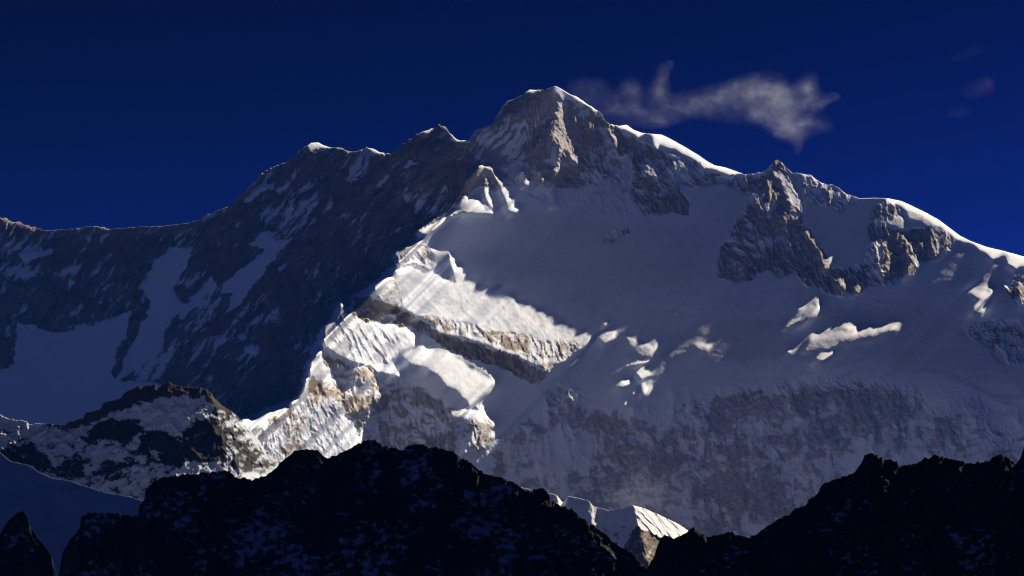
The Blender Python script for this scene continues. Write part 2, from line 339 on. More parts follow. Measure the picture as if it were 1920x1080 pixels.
# snow cover: (polygon, share of snow, blur cells), later ones on top
COVER = [
 ([(-200,300),(430,380),(560,260),(740,270),(830,225),(880,250),(930,205),(1040,150),(1040,300),(940,330),(900,345),(873,366),(848,400),(778,439),(788,447),(737,477),(745,500),(668,553),(605,615),(580,680),(560,743),(448,787),(448,1100),(-200,1100)], 0.135, 2),
 ([(880,250),(930,205),(1040,150),(1145,225),(1180,240),(1215,255),(1240,285),(1330,318),(1400,328),(1440,330),(1415,360),(1390,362),(1350,345),(1310,350),(1270,345),(1297,385),(1292,400),(1230,405),(1195,400),(1185,370),(1150,345),(1100,350),(1060,355),(1000,350),(960,345),(930,360),(900,345),(873,366)], 0.26, 1),
 ([(960,345),(1000,348),(1060,353),(1150,345),(1190,372),(1195,402),(1170,410),(1100,400),(1040,402),(990,375)], 0.72, 2),
 ([(1168,290),(1180,285),(1190,330),(1180,380),(1168,350)], 0.8, 2),
 ([(945,270),(965,262),(985,300),(975,345),(950,345)], 0.55, 3),
 # snow on the dark left face
 ([(33,607),(63,612),(97,623),(140,621),(143,608),(183,607),(213,593),(250,583),(237,620),(217,667),(207,712),(290,715),(450,780),(450,830),(-200,830),(-200,692),(10,690),(25,682),(28,640)], 1.1, 0),
 ([(290,493),(320,467),(360,463),(347,500),(320,540),(333,557),(345,580),(333,590),(310,620),(300,660),(277,680),(213,718),(240,660),(273,590),(283,567),(263,537)], 0.92, 1),
 ([(463,457),(503,430),(520,450),(553,447),(513,477),(483,527),(443,573),(420,590),(437,547),(410,547),(430,520),(470,490),(500,467)], 0.98, 0),
 ([(337,573),(365,555),(397,517),(407,533),(380,567),(350,590),(333,602)], 0.9, 1),
 ([(300,660),(345,600),(400,545),(430,520),(400,580),(360,630),(320,690),(280,720),(230,720)], 0.55, 2),
 ([(30,473),(100,463),(103,477),(43,490)], 0.85, 1),
 ([(0,500),(150,500),(160,510),(40,525),(0,515)], 0.5, 2),
 ([(450,378),(500,338),(502,350),(466,380)], 0.85, 1),
 ([(510,360),(545,340),(540,352)], 0.7, 1),
 ([(752,316),(768,298),(784,310)], 0.9, 0),
 ([(455,655),(480,645),(482,658),(460,665)], 0.8, 1),
 ([(375,412),(425,388),(425,394),(380,420)], 0.7, 1),
 # snow caps on the skyline
 ([(575,270),(585,262),(612,270),(620,280),(600,278),(585,285)], 1.1, 0),
 ([(685,270),(715,282),(720,292),(700,288)], 1.1, 0),
 ([(790,240),(812,238),(812,247),(795,252)], 0.9, 0),
 ([(838,240),(858,256),(880,258),(880,268),(855,268)], 1.1, 0),
 ([(985,165),(1010,164),(1000,175)], 1.0, 0),
 ([(1034,155),(1050,160),(1065,170),(1085,178),(1110,196),(1105,202),(1085,188),(1060,182),(1048,175),(1040,178)], 0.85, 0),
 # right hand crest
 ([(1145,225),(1175,225),(1203,243),(1245,246),(1285,268),(1340,302),(1400,322),(1370,329),(1347,322),(1327,318),(1300,299),(1280,289),(1257,279),(1240,272),(1232,284),(1224,275),(1197,262),(1183,250),(1160,241)], 1.15, 0),
 ([(1206,305),(1220,300),(1300,298),(1340,320),(1300,335),(1250,345),(1225,335)], 0.55, 1),
 # lit snow: a few rocks poke through
 ([(640,575),(690,603),(760,613),(778,632),(775,650),(880,690),(927,717),(880,763),(777,687),(707,697),(620,657),(603,640),(623,602)], 1.0, 2),
 ([(745,500),(850,520),(960,545),(1108,630),(1040,640),(900,605),(770,585)], 1.04, 2),
 # arete rocks
 ([(737,477),(757,468),(777,458),(788,447),(805,465),(816,490),(818,500),(805,504),(775,494),(745,500)], 0.5, 1),
 ([(698,540),(710,530),(738,512),(748,530),(758,560),(757,580),(723,573),(700,560)], 0.62, 1),
 ([(640,567),(657,553),(668,553),(690,575),(690,600),(665,594),(650,592)], 0.45, 1),
 ([(770,586),(800,588),(843,598),(870,605),(900,608),(930,618),(987,628),(1030,638),(1075,640),(1103,645),(1080,662),(1040,688),(1027,700),(970,672),(913,650),(847,632),(817,620),(807,607)], 0.42, 1),
 ([(830,622),(880,628),(940,650),(990,672),(1000,684),(960,668),(900,645),(850,632)], 0.85, 1),
 ([(668,555),(700,560),(747,577),(807,607),(817,622),(847,632),(913,650),(970,672),(1027,700),(1020,714),(992,720),(967,702),(937,688),(907,680),(870,667),(840,653),(813,640),(797,625),(760,612),(717,603),(687,602),(663,593)], 0.12, 0),
 ([(605,655),(625,662),(650,676),(690,688),(707,698),(753,709),(800,730),(840,760),(870,765),(895,795),(885,830),(868,860),(690,860),(655,788),(640,775),(600,750),(575,740),(585,690)], 0.33, 2),
 ([(560,745),(575,735),(620,745),(660,780),(690,870),(470,900),(445,787),(483,787),(522,770)], 0.62, 2),
 ([(590,670),(605,680),(630,725),(610,730),(585,700)], 0.8, 2),
 ([(880,765),(897,757),(910,785),(930,810),(930,825),(900,850),(868,856),(885,820),(885,796)], 0.42, 1),
 ([(836,776),(880,766),(900,772),(905,785),(880,785),(860,787)], 0.95, 1),
 ([(1120,452),(1150,432),(1190,425),(1180,440),(1150,458)], 0.4, 1),
 # pyramid and second mass
 ([(1456,296),(1440,328),(1412,362),(1396,390),(1370,427),(1350,467),(1343,493),(1345,524),(1395,530),(1420,517),(1440,507),(1457,520),(1490,515),(1513,537),(1547,543),(1560,557),(1580,555),(1587,547),(1602,554),(1620,543),(1605,500),(1562,506),(1545,475),(1530,447),(1513,423),(1509,395),(1507,373),(1493,357),(1475,315)], 0.2, 1),
 ([(1450,312),(1470,320),(1490,355),(1508,385),(1500,400),(1480,380),(1465,345)], 0.62, 1),
 ([(1420,372),(1450,385),(1500,400),(1505,415),(1440,410)], 0.5, 1),
 ([(1485,322),(1530,330),(1600,364),(1612,374),(1600,385),(1570,395),(1530,385),(1500,360)], 0.5, 1),
 ([(1620,543),(1630,533),(1663,537),(1690,528),(1717,511),(1723,492),(1753,487),(1784,467),(1799,447),(1760,430),(1735,425),(1715,430),(1690,390),(1665,376),(1640,383),(1634,395),(1625,430),(1633,453),(1622,480),(1600,500)], 0.3, 1),
 ([(1640,415),(1690,405),(1720,425),(1690,430)], 0.85, 1),
 ([(1670,374),(1740,400),(1775,425),(1740,425),(1700,400)], 0.9, 1),
 # right edge
 ([(1780,620),(1850,595),(1925,600),(1925,690),(1880,695),(1850,650)], 0.52, 3),
 ([(1870,530),(1900,520),(1925,520),(1925,585),(1900,570)], 0.55, 1),
 # broken ice and mixed ground low on the right
 ([(1150,585),(1230,568),(1330,580),(1300,600),(1200,605)], 0.75, 3),
 ([(1075,700),(1095,720),(1110,765),(1170,775),(1240,795),(1300,775),(1400,745),(1500,722),(1600,716),(1700,722),(1760,765),(1930,775),(1930,1100),(1200,1100),(1000,980),(880,870),(925,845),(935,815),(1000,790),(1010,740),(1000,722)], 0.38, 10),
 ([(1240,765),(1400,738),(1560,718),(1720,742),(1760,792),(1600,805),(1400,795),(1300,800)], 0.20, 7),
 ([(1090,770),(1170,778),(1200,850),(1150,920),(1080,900),(1120,840)], 0.22, 7),
 ([(1300,880),(1450,860),(1560,880),(1500,950),(1350,960)], 0.28, 9),
 ([(880,700),(940,692),(985,725),(1005,760),(990,790),(940,800),(905,770)], 0.9, 2),
 ([(1010,812),(1060,800),(1110,806),(1120,840),(1105,870),(1060,890),(1015,880),(1000,850)], 0.72, 5),
 ([(1370,790),(1430,775),(1445,800),(1420,835),(1380,830)], 0.66, 5),
 ([(1580,835),(1640,820),(1700,850),(1830,845),(1840,880),(1600,880)], 0.68, 5),
 ([(1100,600),(1230,590),(1330,600),(1230,660),(1225,760),(1130,760),(1090,700)], 1.1, 2),
]
# thin dusting on bare rock, plus sunlit strips and low-wall haze painted paler
DUST_AND_LIGHT = [
 ([(880,250),(1040,150),(1145,225),(1440,300),(1800,440),(1800,560),(1300,560),(1290,410),(1100,410),(880,366)], 0.22, 4),
 ([(640,680),(760,700),(900,760),(935,820),(930,1000),(600,1000)], 0.24, 4),
 ([(1000,690),(1300,740),(1930,700),(1930,1100),(900,1100),(930,860)], 0.42, 10),
 ([(1036,160),(1060,165),(1062,240),(1090,290),(1088,322),(1070,310),(1040,340),(1034,240)], 0.38, 1),
 ([(893,303),(925,303),(980,400),(940,402)], 0.4, 1),
 ([(975,312),(1020,304),(1048,345),(1046,392),(1030,390),(985,352)], 0.34, 1),
 ([(1138,229),(1160,250),(1162,286),(1145,285)], 0.34, 1),
]
# browner rock, mostly on sunlit faces: the sun's warmth put into the colour
WARM = [
 ([(1030,165),(1060,170),(1062,240),(1090,290),(1088,325),(1040,340),(970,350),(970,300),(1030,250)], 0.75, 3),
 ([(893,305),(925,305),(975,395),(945,402),(905,390)], 0.6, 2),
 ([(1135,228),(1160,250),(1162,286),(1145,285)], 0.9, 1),
 ([(660,680),(690,680),(720,740),(690,775),(640,780),(540,780),(520,770),(570,730),(600,720),(640,745)], 0.95, 2),
 ([(800,590),(1105,640),(1030,705),(900,650)], 0.5, 3),
 ([(860,780),(935,800),(930,850),(865,860)], 0.7, 3),
 ([(720,745),(840,780),(880,850),(700,850)], 0.45, 5),
 ([(1410,365),(1445,335),(1470,370),(1455,390)], 0.6, 3),
 ([(1690,440),(1725,490),(1718,515),(1690,520)], 0.7, 2),
 ([(1545,500),(1620,530),(1600,560),(1550,550)], 0.6, 2),
 ([(-100,400),(60,415),(60,440),(-100,450)], 0.7, 2),
 ([(-200,480),(400,440),(700,300),(760,420),(600,620),(450,790),(-200,820)], 0.05, 20),
]

# ------------------------------------------------------------------ main mountain: lay the faces out, solve for its relief
arx = np.array([p[0] for p in ARETE], float); ary = np.array([p[1] for p in ARETE], float)
MPP = HALF * 11000.0 / 960.0            # metres per photo pixel at the mountain
U0, V0, H = -160.0, 96.0, 2.0
NX, NY = 1121, 560
gu = U0 + H * np.arange(NX); gv = V0 + H * np.arange(NY)
GU, GV = np.meshgrid(gu, gv)
skx, sky_y = np.array(SKYLINE, float).T
ys_g = np.interp(gu, skx, sky_y)

wu = GU + 3.0 * fbm(GU / 22, GV / 22, 11, 3) ; wv = GV + 3.0 * fbm(GU / 22, GV / 22, 21, 3)
gx = np.full((NY, NX), -0.01); gz = np.full((NY, NX), 0.715)
bowl = smooth(1350, 1050, GU) * smooth(700, 600, GV)
gx += 0.08 * bowl; gz -= 0.08 * bowl
# right hand lower half leans a little to the left
lean = smooth(1150, 1500, GU) * smooth(600, 760, GV)
gx -= 0.20 * lean + 0.16 * smooth(690, 770, GV) * smooth(880, 960, GU); gz -= 0.12 * smooth(720, 800, GV)
wgt = np.ones((NY, NX)); lit = np.zeros((NY, NX), bool)
for poly, fx, fz, bl, *free in FACES:
    small = max(abs(poly[0][0] - p[0]) for p in poly) < 70
    a = 0.45 if small else 1.0
    m = inpoly(GU + (wu - GU) * a, GV + (wv - GV) * a, poly).astype(float)
    if fx > 0.3:
        ring = np.clip(blur(m, 2) * 4, 0, 1) * (1 - m)
        left = np.max([np.roll(m, (k // 2, -k), (0, 1)) for k in (1, 2, 3, 4)] + [np.roll(m, (k, -k), (0, 1)) for k in (1, 2, 3)], 0) * (1 - m)
        wgt = np.minimum(wgt, 1 - 0.96 * np.clip(left, 0, 1))
        wgt = np.maximum(wgt, m)
    if free: wgt = np.where(m > 0.5, free[0], wgt)
    lit = np.where((m > 0.5) & ((fx > 0.3) | (GV > ys_g + 40) | (fx > -0.3)), fx > 0.3, lit)
    if bl: m = blur(m, bl)
    gx = gx * (1 - m) + fx * m; gz = gz * (1 - m) + fz * m
# the shaded bowl only just turns from the sun, so that it does not hide the apron from it
RQ = S_CAM[1] / S_CAM[0]
q = gx + gz - RQ
east = smooth(0, 12, GU - np.interp(GV, ary[::-1], arx[::-1])) * (GV > 366) + (GV <= 366) * smooth(1030, 1070, GU)
east = east * smooth(760, 640, GV - 0.25 * np.clip(900 - GU, 0, 400))
gz = gz + np.where(q < 0, -q * 0.7 * east, 0)
gx = gx - np.where(lit, 0, 0.20 * smooth(1400, 1640, GU) * smooth(500, 570, GV))
# crest rounding: snow and rocks lean back just under the skyline
dsk = GV - ys_g[None, :]
top = np.exp(-np.clip(dsk, 0, None) / 5.0) * (dsk > -30)
lit_top = np.max([lit[np.clip(((ys_g + o - V0) / H).astype(int), 0, NY - 1), np.arange(NX)] for o in (3, 6, 10)], 0).astype(float)
gz += top * (0.1 + 0.9 * blur(lit_top[None, :].repeat(3, 0), 2)[1])[None, :]
sky_m = dsk < -4
wgt[sky_m] = 0.02
# free edge on the left of the arete
ar_s = np.linspace(0, 1, 1500); par = np.linspace(0, 1, len(arx))
ax_ = np.interp(ar_s, par, arx); ay_ = np.interp(ar_s, par, ary)
cut = np.zeros((NY, NX))
for dx in (-6, -4, -2):
    ii = np.clip(((ax_ + dx - U0) / H).round().astype(int), 0, NX - 1); jj = np.clip(((ay_ - V0) / H).round().astype(int), 0, NY - 1)
    cut[jj, ii] = 1
cut = np.clip(blur(cut, 1) * 3, 0, 1)
wgt = np.minimum(wgt, 1 - 0.985 * cut)

def poisson(gx, gz, w, levels=(8, 4, 2, 1), iters=(260, 160, 110, 80)):
    D = None
    for f, it in zip(levels, iters):
        ny, nx = gx.shape[0] // f, gx.shape[1] // f
        ds = lambda a: a[:ny * f, :nx * f].reshape(ny, f, nx, f).mean((1, 3))
        a, b, ww = ds(gx), ds(gz), ds(w)
        h = H * f
        wx = np.minimum(ww[:, 1:], ww[:, :-1]); wy = np.minimum(ww[1:], ww[:-1])
        tx = 0.5 * (a[:, 1:] + a[:, :-1]) * h; ty = -0.5 * (b[1:] + b[:-1]) * h
        # slope towards the sun (up and right) counts most: it decides what is lit
        wd = 8.0 * np.minimum(ww[:-1, 1:], ww[1:, :-1]); wx = 0.4 * wx; wy = 0.4 * wy
        td = 0.5 * (a[:-1, 1:] + a[1:, :-1] + b[:-1, 1:] + b[1:, :-1]) * h
        def At(px, py, pd):
            r = np.zeros((ny, nx)); r[:, 1:] += px; r[:, :-1] -= px; r[1:] += py; r[:-1] -= py
            r[:-1, 1:] += pd; r[1:, :-1] -= pd
            return r
        def A(d): return At(wx * (d[:, 1:] - d[:, :-1]), wy * (d[1:] - d[:-1]), wd * (d[:-1, 1:] - d[1:, :-1])) + 1e-7 * d
        if D is None: D = np.zeros((ny, nx))
        else:
            yy, xx = np.meshgrid((np.arange(ny) + .5) * h, (np.arange(nx) + .5) * h, indexing='ij')
            D = bilin(D, h, h, 2 * h, xx, yy)
        rhs = At(wx * tx, wy * ty, wd * td)
        dg = np.zeros((ny, nx)); dg[:, 1:] += wx; dg[:, :-1] += wx; dg[1:] += wy; dg[:-1] += wy; dg[:-1, 1:] += wd; dg[1:, :-1] += wd; dg += 1e-6
        r = rhs - A(D); z = r / dg; p = z.copy(); rz = (r * z).sum()
        for _ in range(it):
            Ap = A(p); al = rz / (p * Ap).sum()
            D = D + al * p; r = r - al * Ap
            z = r / dg; rn = (r * z).sum(); p = z + (rn / rz) * p; rz = rn
    return D
# the grid sizes have to halve cleanly
pnx, pny = (NX // 8) * 8 + 8, (NY // 8) * 8
padx = lambda a: np.pad(a, ((0, 0), (0, pnx - NX)), mode='edge')
DEP = poisson(padx(gx), padx(gz), padx(wgt))[:, :NX]
def open_to_sun(D, lit, close, rad, far, K=44):
    """bring the faces the sun reaches far enough forward that nothing up-sun of them stands in its way"""
    R = D - RQ * GU                       # constant along a sun ray that runs up and right
    C = np.zeros_like(D)
    for s0 in range(NX + NY - 1):
        # cells of one diagonal, from the sun side down to the left
        jj = np.arange(max(0, s0 - NX + 1), min(NY - 1, s0) + 1); ii = s0 - jj
        keep = GV[jj, ii] >= ys_g[ii]
        jj = jj[keep]; ii = ii[keep]
        if len(jj) < 3: continue
        r = R[jj, ii]; l = lit[jj, ii]; c = np.zeros(len(jj)); sh = 0.0; M = r[0]; run = 0; cu_ = cut[jj, ii] > 0.25
        for k in range(len(jj)):
            if l[k]:
                d = r[k] - sh - M
                first = k == 0 or not l[k - 1]
                if d > (-0.3 if first else -0.02):
                    d += 0.4 if first else 0.02
                    e = k
                    while e < len(jj) and l[e]: e += 1
                    n = min(run, int(min(K, max(6, 0.9 * (e - k)))))
                    if n: c[k - n:k] += d * np.linspace(0, 1, n + 2)[1:-1] ** 2.4
                    sh += d
                run = 0
            else:
                sh = max(0.0, sh - 0.16 * H) if sh > 0 else min(0.0, sh + 0.004 * H)
                run += 1
                if cu_[k]: sh = 0.0
                if close: sh = min(sh, r[k] - M - 0.25 - 0.075 * min(run, 45))
            c[k] += sh
            M = min(M, r[k] - c[k])
        C[jj, ii] = c
    near = np.clip(blur(lit.astype(float), 5) * 3.5, 0, 1)
    return blur(C, rad) * near + blur(C, far) * (1 - near)
print("relief correction", end=" ")
for rad, far in ((4, 9), (3.2, 8), (2.6, 7), (2.0, 5), (1.5, 4), (1.0, 2.5), (0.8, 1.6), (0.8, 1.6)):
    cor = open_to_sun(DEP, lit, True, rad, far)
    print("%.1f" % cor.max(), end=" ")
    DEP = DEP - cor
print()
DEP -= bilin(DEP, U0, V0, H, np.array([1000.0]), np.array([500.0]))[0]

# cover fields
def paint(base, items, amp=1.0):
    f = base
    for poly, val, bl in items:
        m = inpoly(wu2, wv2, poly).astype(float)
        if bl: m = blur(m, bl)
        f = f * (1 - m) + val * m
    return f
wu2 = GU + 5.0 * fbm(GU / 26, GV / 20, 31, 4, 0.6); wv2 = GV + 5.0 * fbm(GU / 26, GV / 20, 41, 4, 0.6)
cover = paint(np.full((NY, NX), 1.12), COVER)
warm = paint(np.full((NY, NX), 0.65), WARM)

# mesh columns and rows
cu = np.arange(-150, 2072, 1.3)
NR = 600
ysk = np.interp(cu, skx, sky_y)
jag = 2.2 * fbm(cu / 15, cu * 0, 51, 5, 0.76) - 2.2 * (ridged(cu / 13, cu * 0 + 4.1, 53, 3, 0.6) - 0.4)
rocky_top = 1 - smooth(0.5, 1.0, bilin(cover, U0, V0, H, cu, ysk + 3))
ysk = ysk + jag * (0.15 + 0.85 * rocky_top)
tt = np.linspace(0, 1, NR)[:, None] ** 1.05
YB = 1190.0
V = ysk[None, :] + tt * (YB - ysk[None, :])
U = np.repeat(cu[None, :], NR, 0)
D = bilin(DEP, U0, V0, H, U, V)
cv = bilin(cover, U0, V0, H, U, V); wm = bilin(warm, U0, V0, H, U, V)
rock = 1 - smooth(0.35, 0.95, cv)
# relief: rock ribs, snow flutes, small unevenness
leftw = 1 - smooth(-40, 20, U - np.interp(V, ary[::-1], arx[::-1]))       # the face left of the arete
leftw = leftw * (V > 300) + (V <= 300) * (1 - smooth(980, 1040, U))
# ribs and gullies run down the fall line: down to the left on the shaded face, down to the right elsewhere
wrpx = 9 * fbm(U / 55, V / 55, 63, 4, 0.55); wrpy = 9 * fbm(U / 55, V / 55, 66, 4, 0.55)
dirx = -0.72 * leftw + 0.30 * (1 - leftw)
ru = (U + wrpx) - dirx * V
rv = (V + wrpy) + dirx * U * 0.6
big = ridged(ru / 95, rv / 330, 60, 3, 0.5)
rr = ridged(ru / 40, rv / 110, 61, 6, 0.55)
r2 = ridged((ru + 0.5 * wrpy) / 15, rv / 30, 71, 4, 0.6)
butt = ridged((U + wrpx) / 120, V / 260, 83, 4, 0.55)
fb = fbm(U / 60, V / 60, 81, 6, 0.5)
r3 = ridged(U / 6.5 + 0.3 * fbm(U / 12, V / 12, 77, 2), V / 7.5, 75, 2, 0.6)
litf = bilin(blur(lit.astype(float), 1), U0, V0, H, U, V)
loww = smooth(700, 780, V) * smooth(900, 1020, U)
D = D - rock * (1 - 0.45 * litf) * (1 - 0.55 * loww) * (10.0 * (big - 0.45) * leftw + 8.0 * (rr - 0.45) + (3.4 + 2.4 * (1 - leftw) * (1 - loww)) * (r2 - 0.45) + 1.7 * (r3 - 0.45)) * (1 - 0.25 * leftw) + 1.5 * rock * fb
D = D - loww * 16.0 * (butt - 0.45)
D = D + (1 - rock) * (0.9 * fbm(U / 80, V / 50, 91, 3, 0.45) + 0.16 * fbm(U / 7, V / 6, 95, 3, 0.6) + 0.6 * smooth(440, 560, V) * smooth(1080, 1200, U) * fbm((U + wrpx) / 120, (V + wrpy) / 38, 98, 4, 0.45) + 0.3 * smooth(470, 560, V) * smooth(1080, 1150, U) * ridged(U / 55, V / 16, 97, 4, 0.55))
def region(poly, bl):
    return bilin(blur(inpoly(wu, wv, poly).astype(float), bl), U0, V0, H, U, V)
fl1 = region([(605,600),(640,575),(690,600),(760,612),(775,640),(750,665),(745,700),(690,685),(640,668),(600,650)], 3)
wf = 5 * fbm(U / 40, V / 50, 103, 3)
D = D - fl1 * 4.0 * (ridged((U + wf - 0.55 * V) / 19, V / 70, 101, 4, 0.6) - 0.5)
fl2 = region([(745,500),(850,525),(960,545),(1100,620),(1100,645),(940,620),(800,590),(740,570)], 4)
D = D - fl2 * 1.9 * (ridged((U + 1.5 * wf - 0.62 * V) / 46, V / 120, 111, 4, 0.55) - 0.5)
fl3 = region([(445,790),(560,745),(640,770),(680,825),(690,900),(460,900)], 4)
D = D - fl3 * 2.6 * (ridged((U + wf - (0.15 + 0.5 * smooth(500, 640, U)) * (V - 780)) / 19, V / 150, 121, 5, 0.6) - 0.5)
D = D - litf * (1 - rock) * (0.45 * fbm(U / 13, V / 11, 127, 3, 0.6))
D = D - litf * (1 - rock) * 1.0 * fbm(U / 40, V / 30, 123, 3, 0.4)

# where the snow sticks
nA = fbm(ru / 15, rv / 70, 131, 6, 0.66)
nB = fbm((U + wrpx) / 34, (V + wrpy) / 17, 141, 6, 0.68)
mixn = np.clip(leftw, 0, 1)
nz = 0.5 + 0.36 * (nA * (0.30 + 0.50 * mixn) + nB * (0.65 - 0.50 * mixn)) / 0.75 + 0.05 * fbm(U / 5, V / 4, 151, 3, 0.7)
# snow lies in the runnels between ribs and gathers in large patches
nz = nz + loww * 0.18 * (butt - 0.45)
nz = nz + rock * (0.30 * (r2 - 0.45) + 0.34 * (rr - 0.45) + 0.25 * (big - 0.45) * leftw) + 0.30 * rock * fbm((U + wrpx) / 120, V / 70, 157, 4)
snow = smooth(-0.12, 0.12, cv - nz)
# shade on the shelves and light on the ice walls, put into the snow colour
shelf_shade = region([(1225,670),(1250,625),(1340,600),(1480,600),(1560,575),(1700,560),(1800,600),(1925,620),(1925,748),(1865,745),(1820,718),(1755,694),(1700,690),(1640,668),(1615,672),(1575,690),(1540,686),(1500,670),(1439,671),(1384,677),(1338,673),(1288,660)], 2)
shelf_shade = np.maximum(shelf_shade, region([(840,420),(1000,400),(1200,420),(1340,430),(1340,530),(1265,536),(1200,541),(1120,570),(1078,590),(1000,560),(900,515)], 3) * 0.8)
wall_light = region([(1225,672),(1288,662),(1338,675),(1384,679),(1439,673),(1500,672),(1560,694),(1622,674),(1700,692),(1755,696),(1820,720),(1865,747),(1925,750),(1925,800),(1860,790),(1760,745),(1680,728),(1560,728),(1400,720),(1250,735),(1215,715)], 3)
wall_light = np.maximum(wall_light, region([(1078,592),(1120,572),(1200,543),(1265,539),(1310,552),(1290,575),(1205,580),(1130,600)], 2))
snow = np.maximum(snow * (1 - 0.17 * shelf_shade), 0.97 * wall_light)
# bare ice along the crevasses of the glacier
snow = snow * (1 - 0.22 * smooth(0.55, 0.85, ridged((U + wrpx) / 75, (V + wrpy) / 15, 158, 4, 0.5)) * smooth(440, 540, V) * smooth(1080, 1180, U))
# thin dusting on the rock, with sunlight and haze painted in paler
dust_light_f = bilin(paint(np.full((NY, NX), 0.05), DUST_AND_LIGHT), U0, V0, H, U, V)
dust_light_f = dust_light_f * np.clip(1 + 0.5 * fbm(U / 9, V / 6, 155, 4, 0.7), 0.1, 2)
snow = dust_light_f + (1 - dust_light_f) * snow
snow = np.clip(snow, 0, 1) * (0.96 + 0.04 * fbm(U / 9, V / 9, 161, 3))
d_m = 11000.0 + MPP * D
front = unproject(U, V, d_m)
warmf = np.clip(wm + 0.3 * fbm(U / 18, V / 18, 171, 4) - 0.05, 0, 1) * (1 - 0.85 * np.where(V > ysk[None] + 14, leftw, 0)) * (1 - 0.9 * loww)
P, at = close_back(front, {"snow": snow, "warm": warmf}, 2600.0, 5, nb=18, slope=0.9)
M_MTN = terrain_material("mountain_snow_and_rock", (0.085, 0.082, 0.085), (0.21, 0.19, 0.175), (0.36, 0.29, 0.20), (0.70, 0.79, 0.95), 70.0)
mtn = grid_mesh("mountain", P, at, M_MTN)
tag(mtn, "high snow and rock mountain with a sharp sunlit ridge and pointed summit", "mountain", None, "structure")

# ------------------------------------------------------------------ nearer ridges
def ridge(name, sil, ybot, dist, mat, cover_fn, seed, step=1.7, rows=240, gz=0.9, lean=0.0, amp=1.0, jag=2.0, back=400.0, wave=40.0, bias=0.0, tilt=None):
    s = np.array(sil, float)
    cu = np.arange(s[0, 0], s[-1, 0] + 0.1, step)
    ys = np.interp(cu, s[:, 0], s[:, 1])
    ys0 = ys.copy()
    ys = ys + jag * (fbm(cu / 15, cu * 0 + 3.3, seed, 6, 0.78) - 1.2 * (ridged(cu / 11, cu * 0 + 7.7, seed + 5, 3, 0.6) - 0.4))
    yb = np.maximum(ybot, ys + 30)
    tt = np.linspace(0, 1, rows)[:, None] ** 1.15
    V = ys[None] + tt * (yb - ys)[None]
    U = np.repeat(cu[None], rows, 0)
    t = V - ys[None]
    b1 = blur(ys0, 6 / step); b2 = blur(ys0, 22 / step); b3 = blur(ys0, 60 / step)
    k1 = smooth(0, 14, t); k2 = smooth(8, 50, t); k3 = smooth(40, 140, t)
    yr = ys[None] * (1 - k1) + b1[None] * k1
    yr = yr * (1 - k2) + b2[None] * k2
    yr = yr * (1 - k3) + b3[None] * k3
    mpp = HALF * dist / 960.0
    g = gz if tilt is None else tilt(U, V, t)
    Dp = -g * (V - yr) + lean * (U - 960)
    rr = ridged(U / wave, V / (wave * 1.2), seed + 10, 6, 0.58)
    r2 = ridged((U + 0.4 * V) / (wave * 0.3), V / (wave * 0.34), seed + 20, 4, 0.6)
    Dp = Dp - amp * (0.26 * wave * (rr - 0.45) + 0.08 * wave * (r2 - 0.45)) * smooth(-2, 14, t)
    sn, wm, extra = cover_fn(U, V, t)
    Dp = Dp + extra
    front = unproject(U, V, dist + mpp * Dp)
    P, at = close_back(front, {"snow": sn, "warm": wm}, back, seed + 3)
    return grid_mesh(name, P, at, mat)

def patches(U, V, seed, share, ax=26, ay=10, soft=0.07):
    n = 0.5 + 0.30 * fbm(U / ax, V / ay, seed, 5, 0.62) + 0.16 * fbm(U / 140, V / 90, seed + 7, 3)
    return smooth(-soft, soft, share - n)

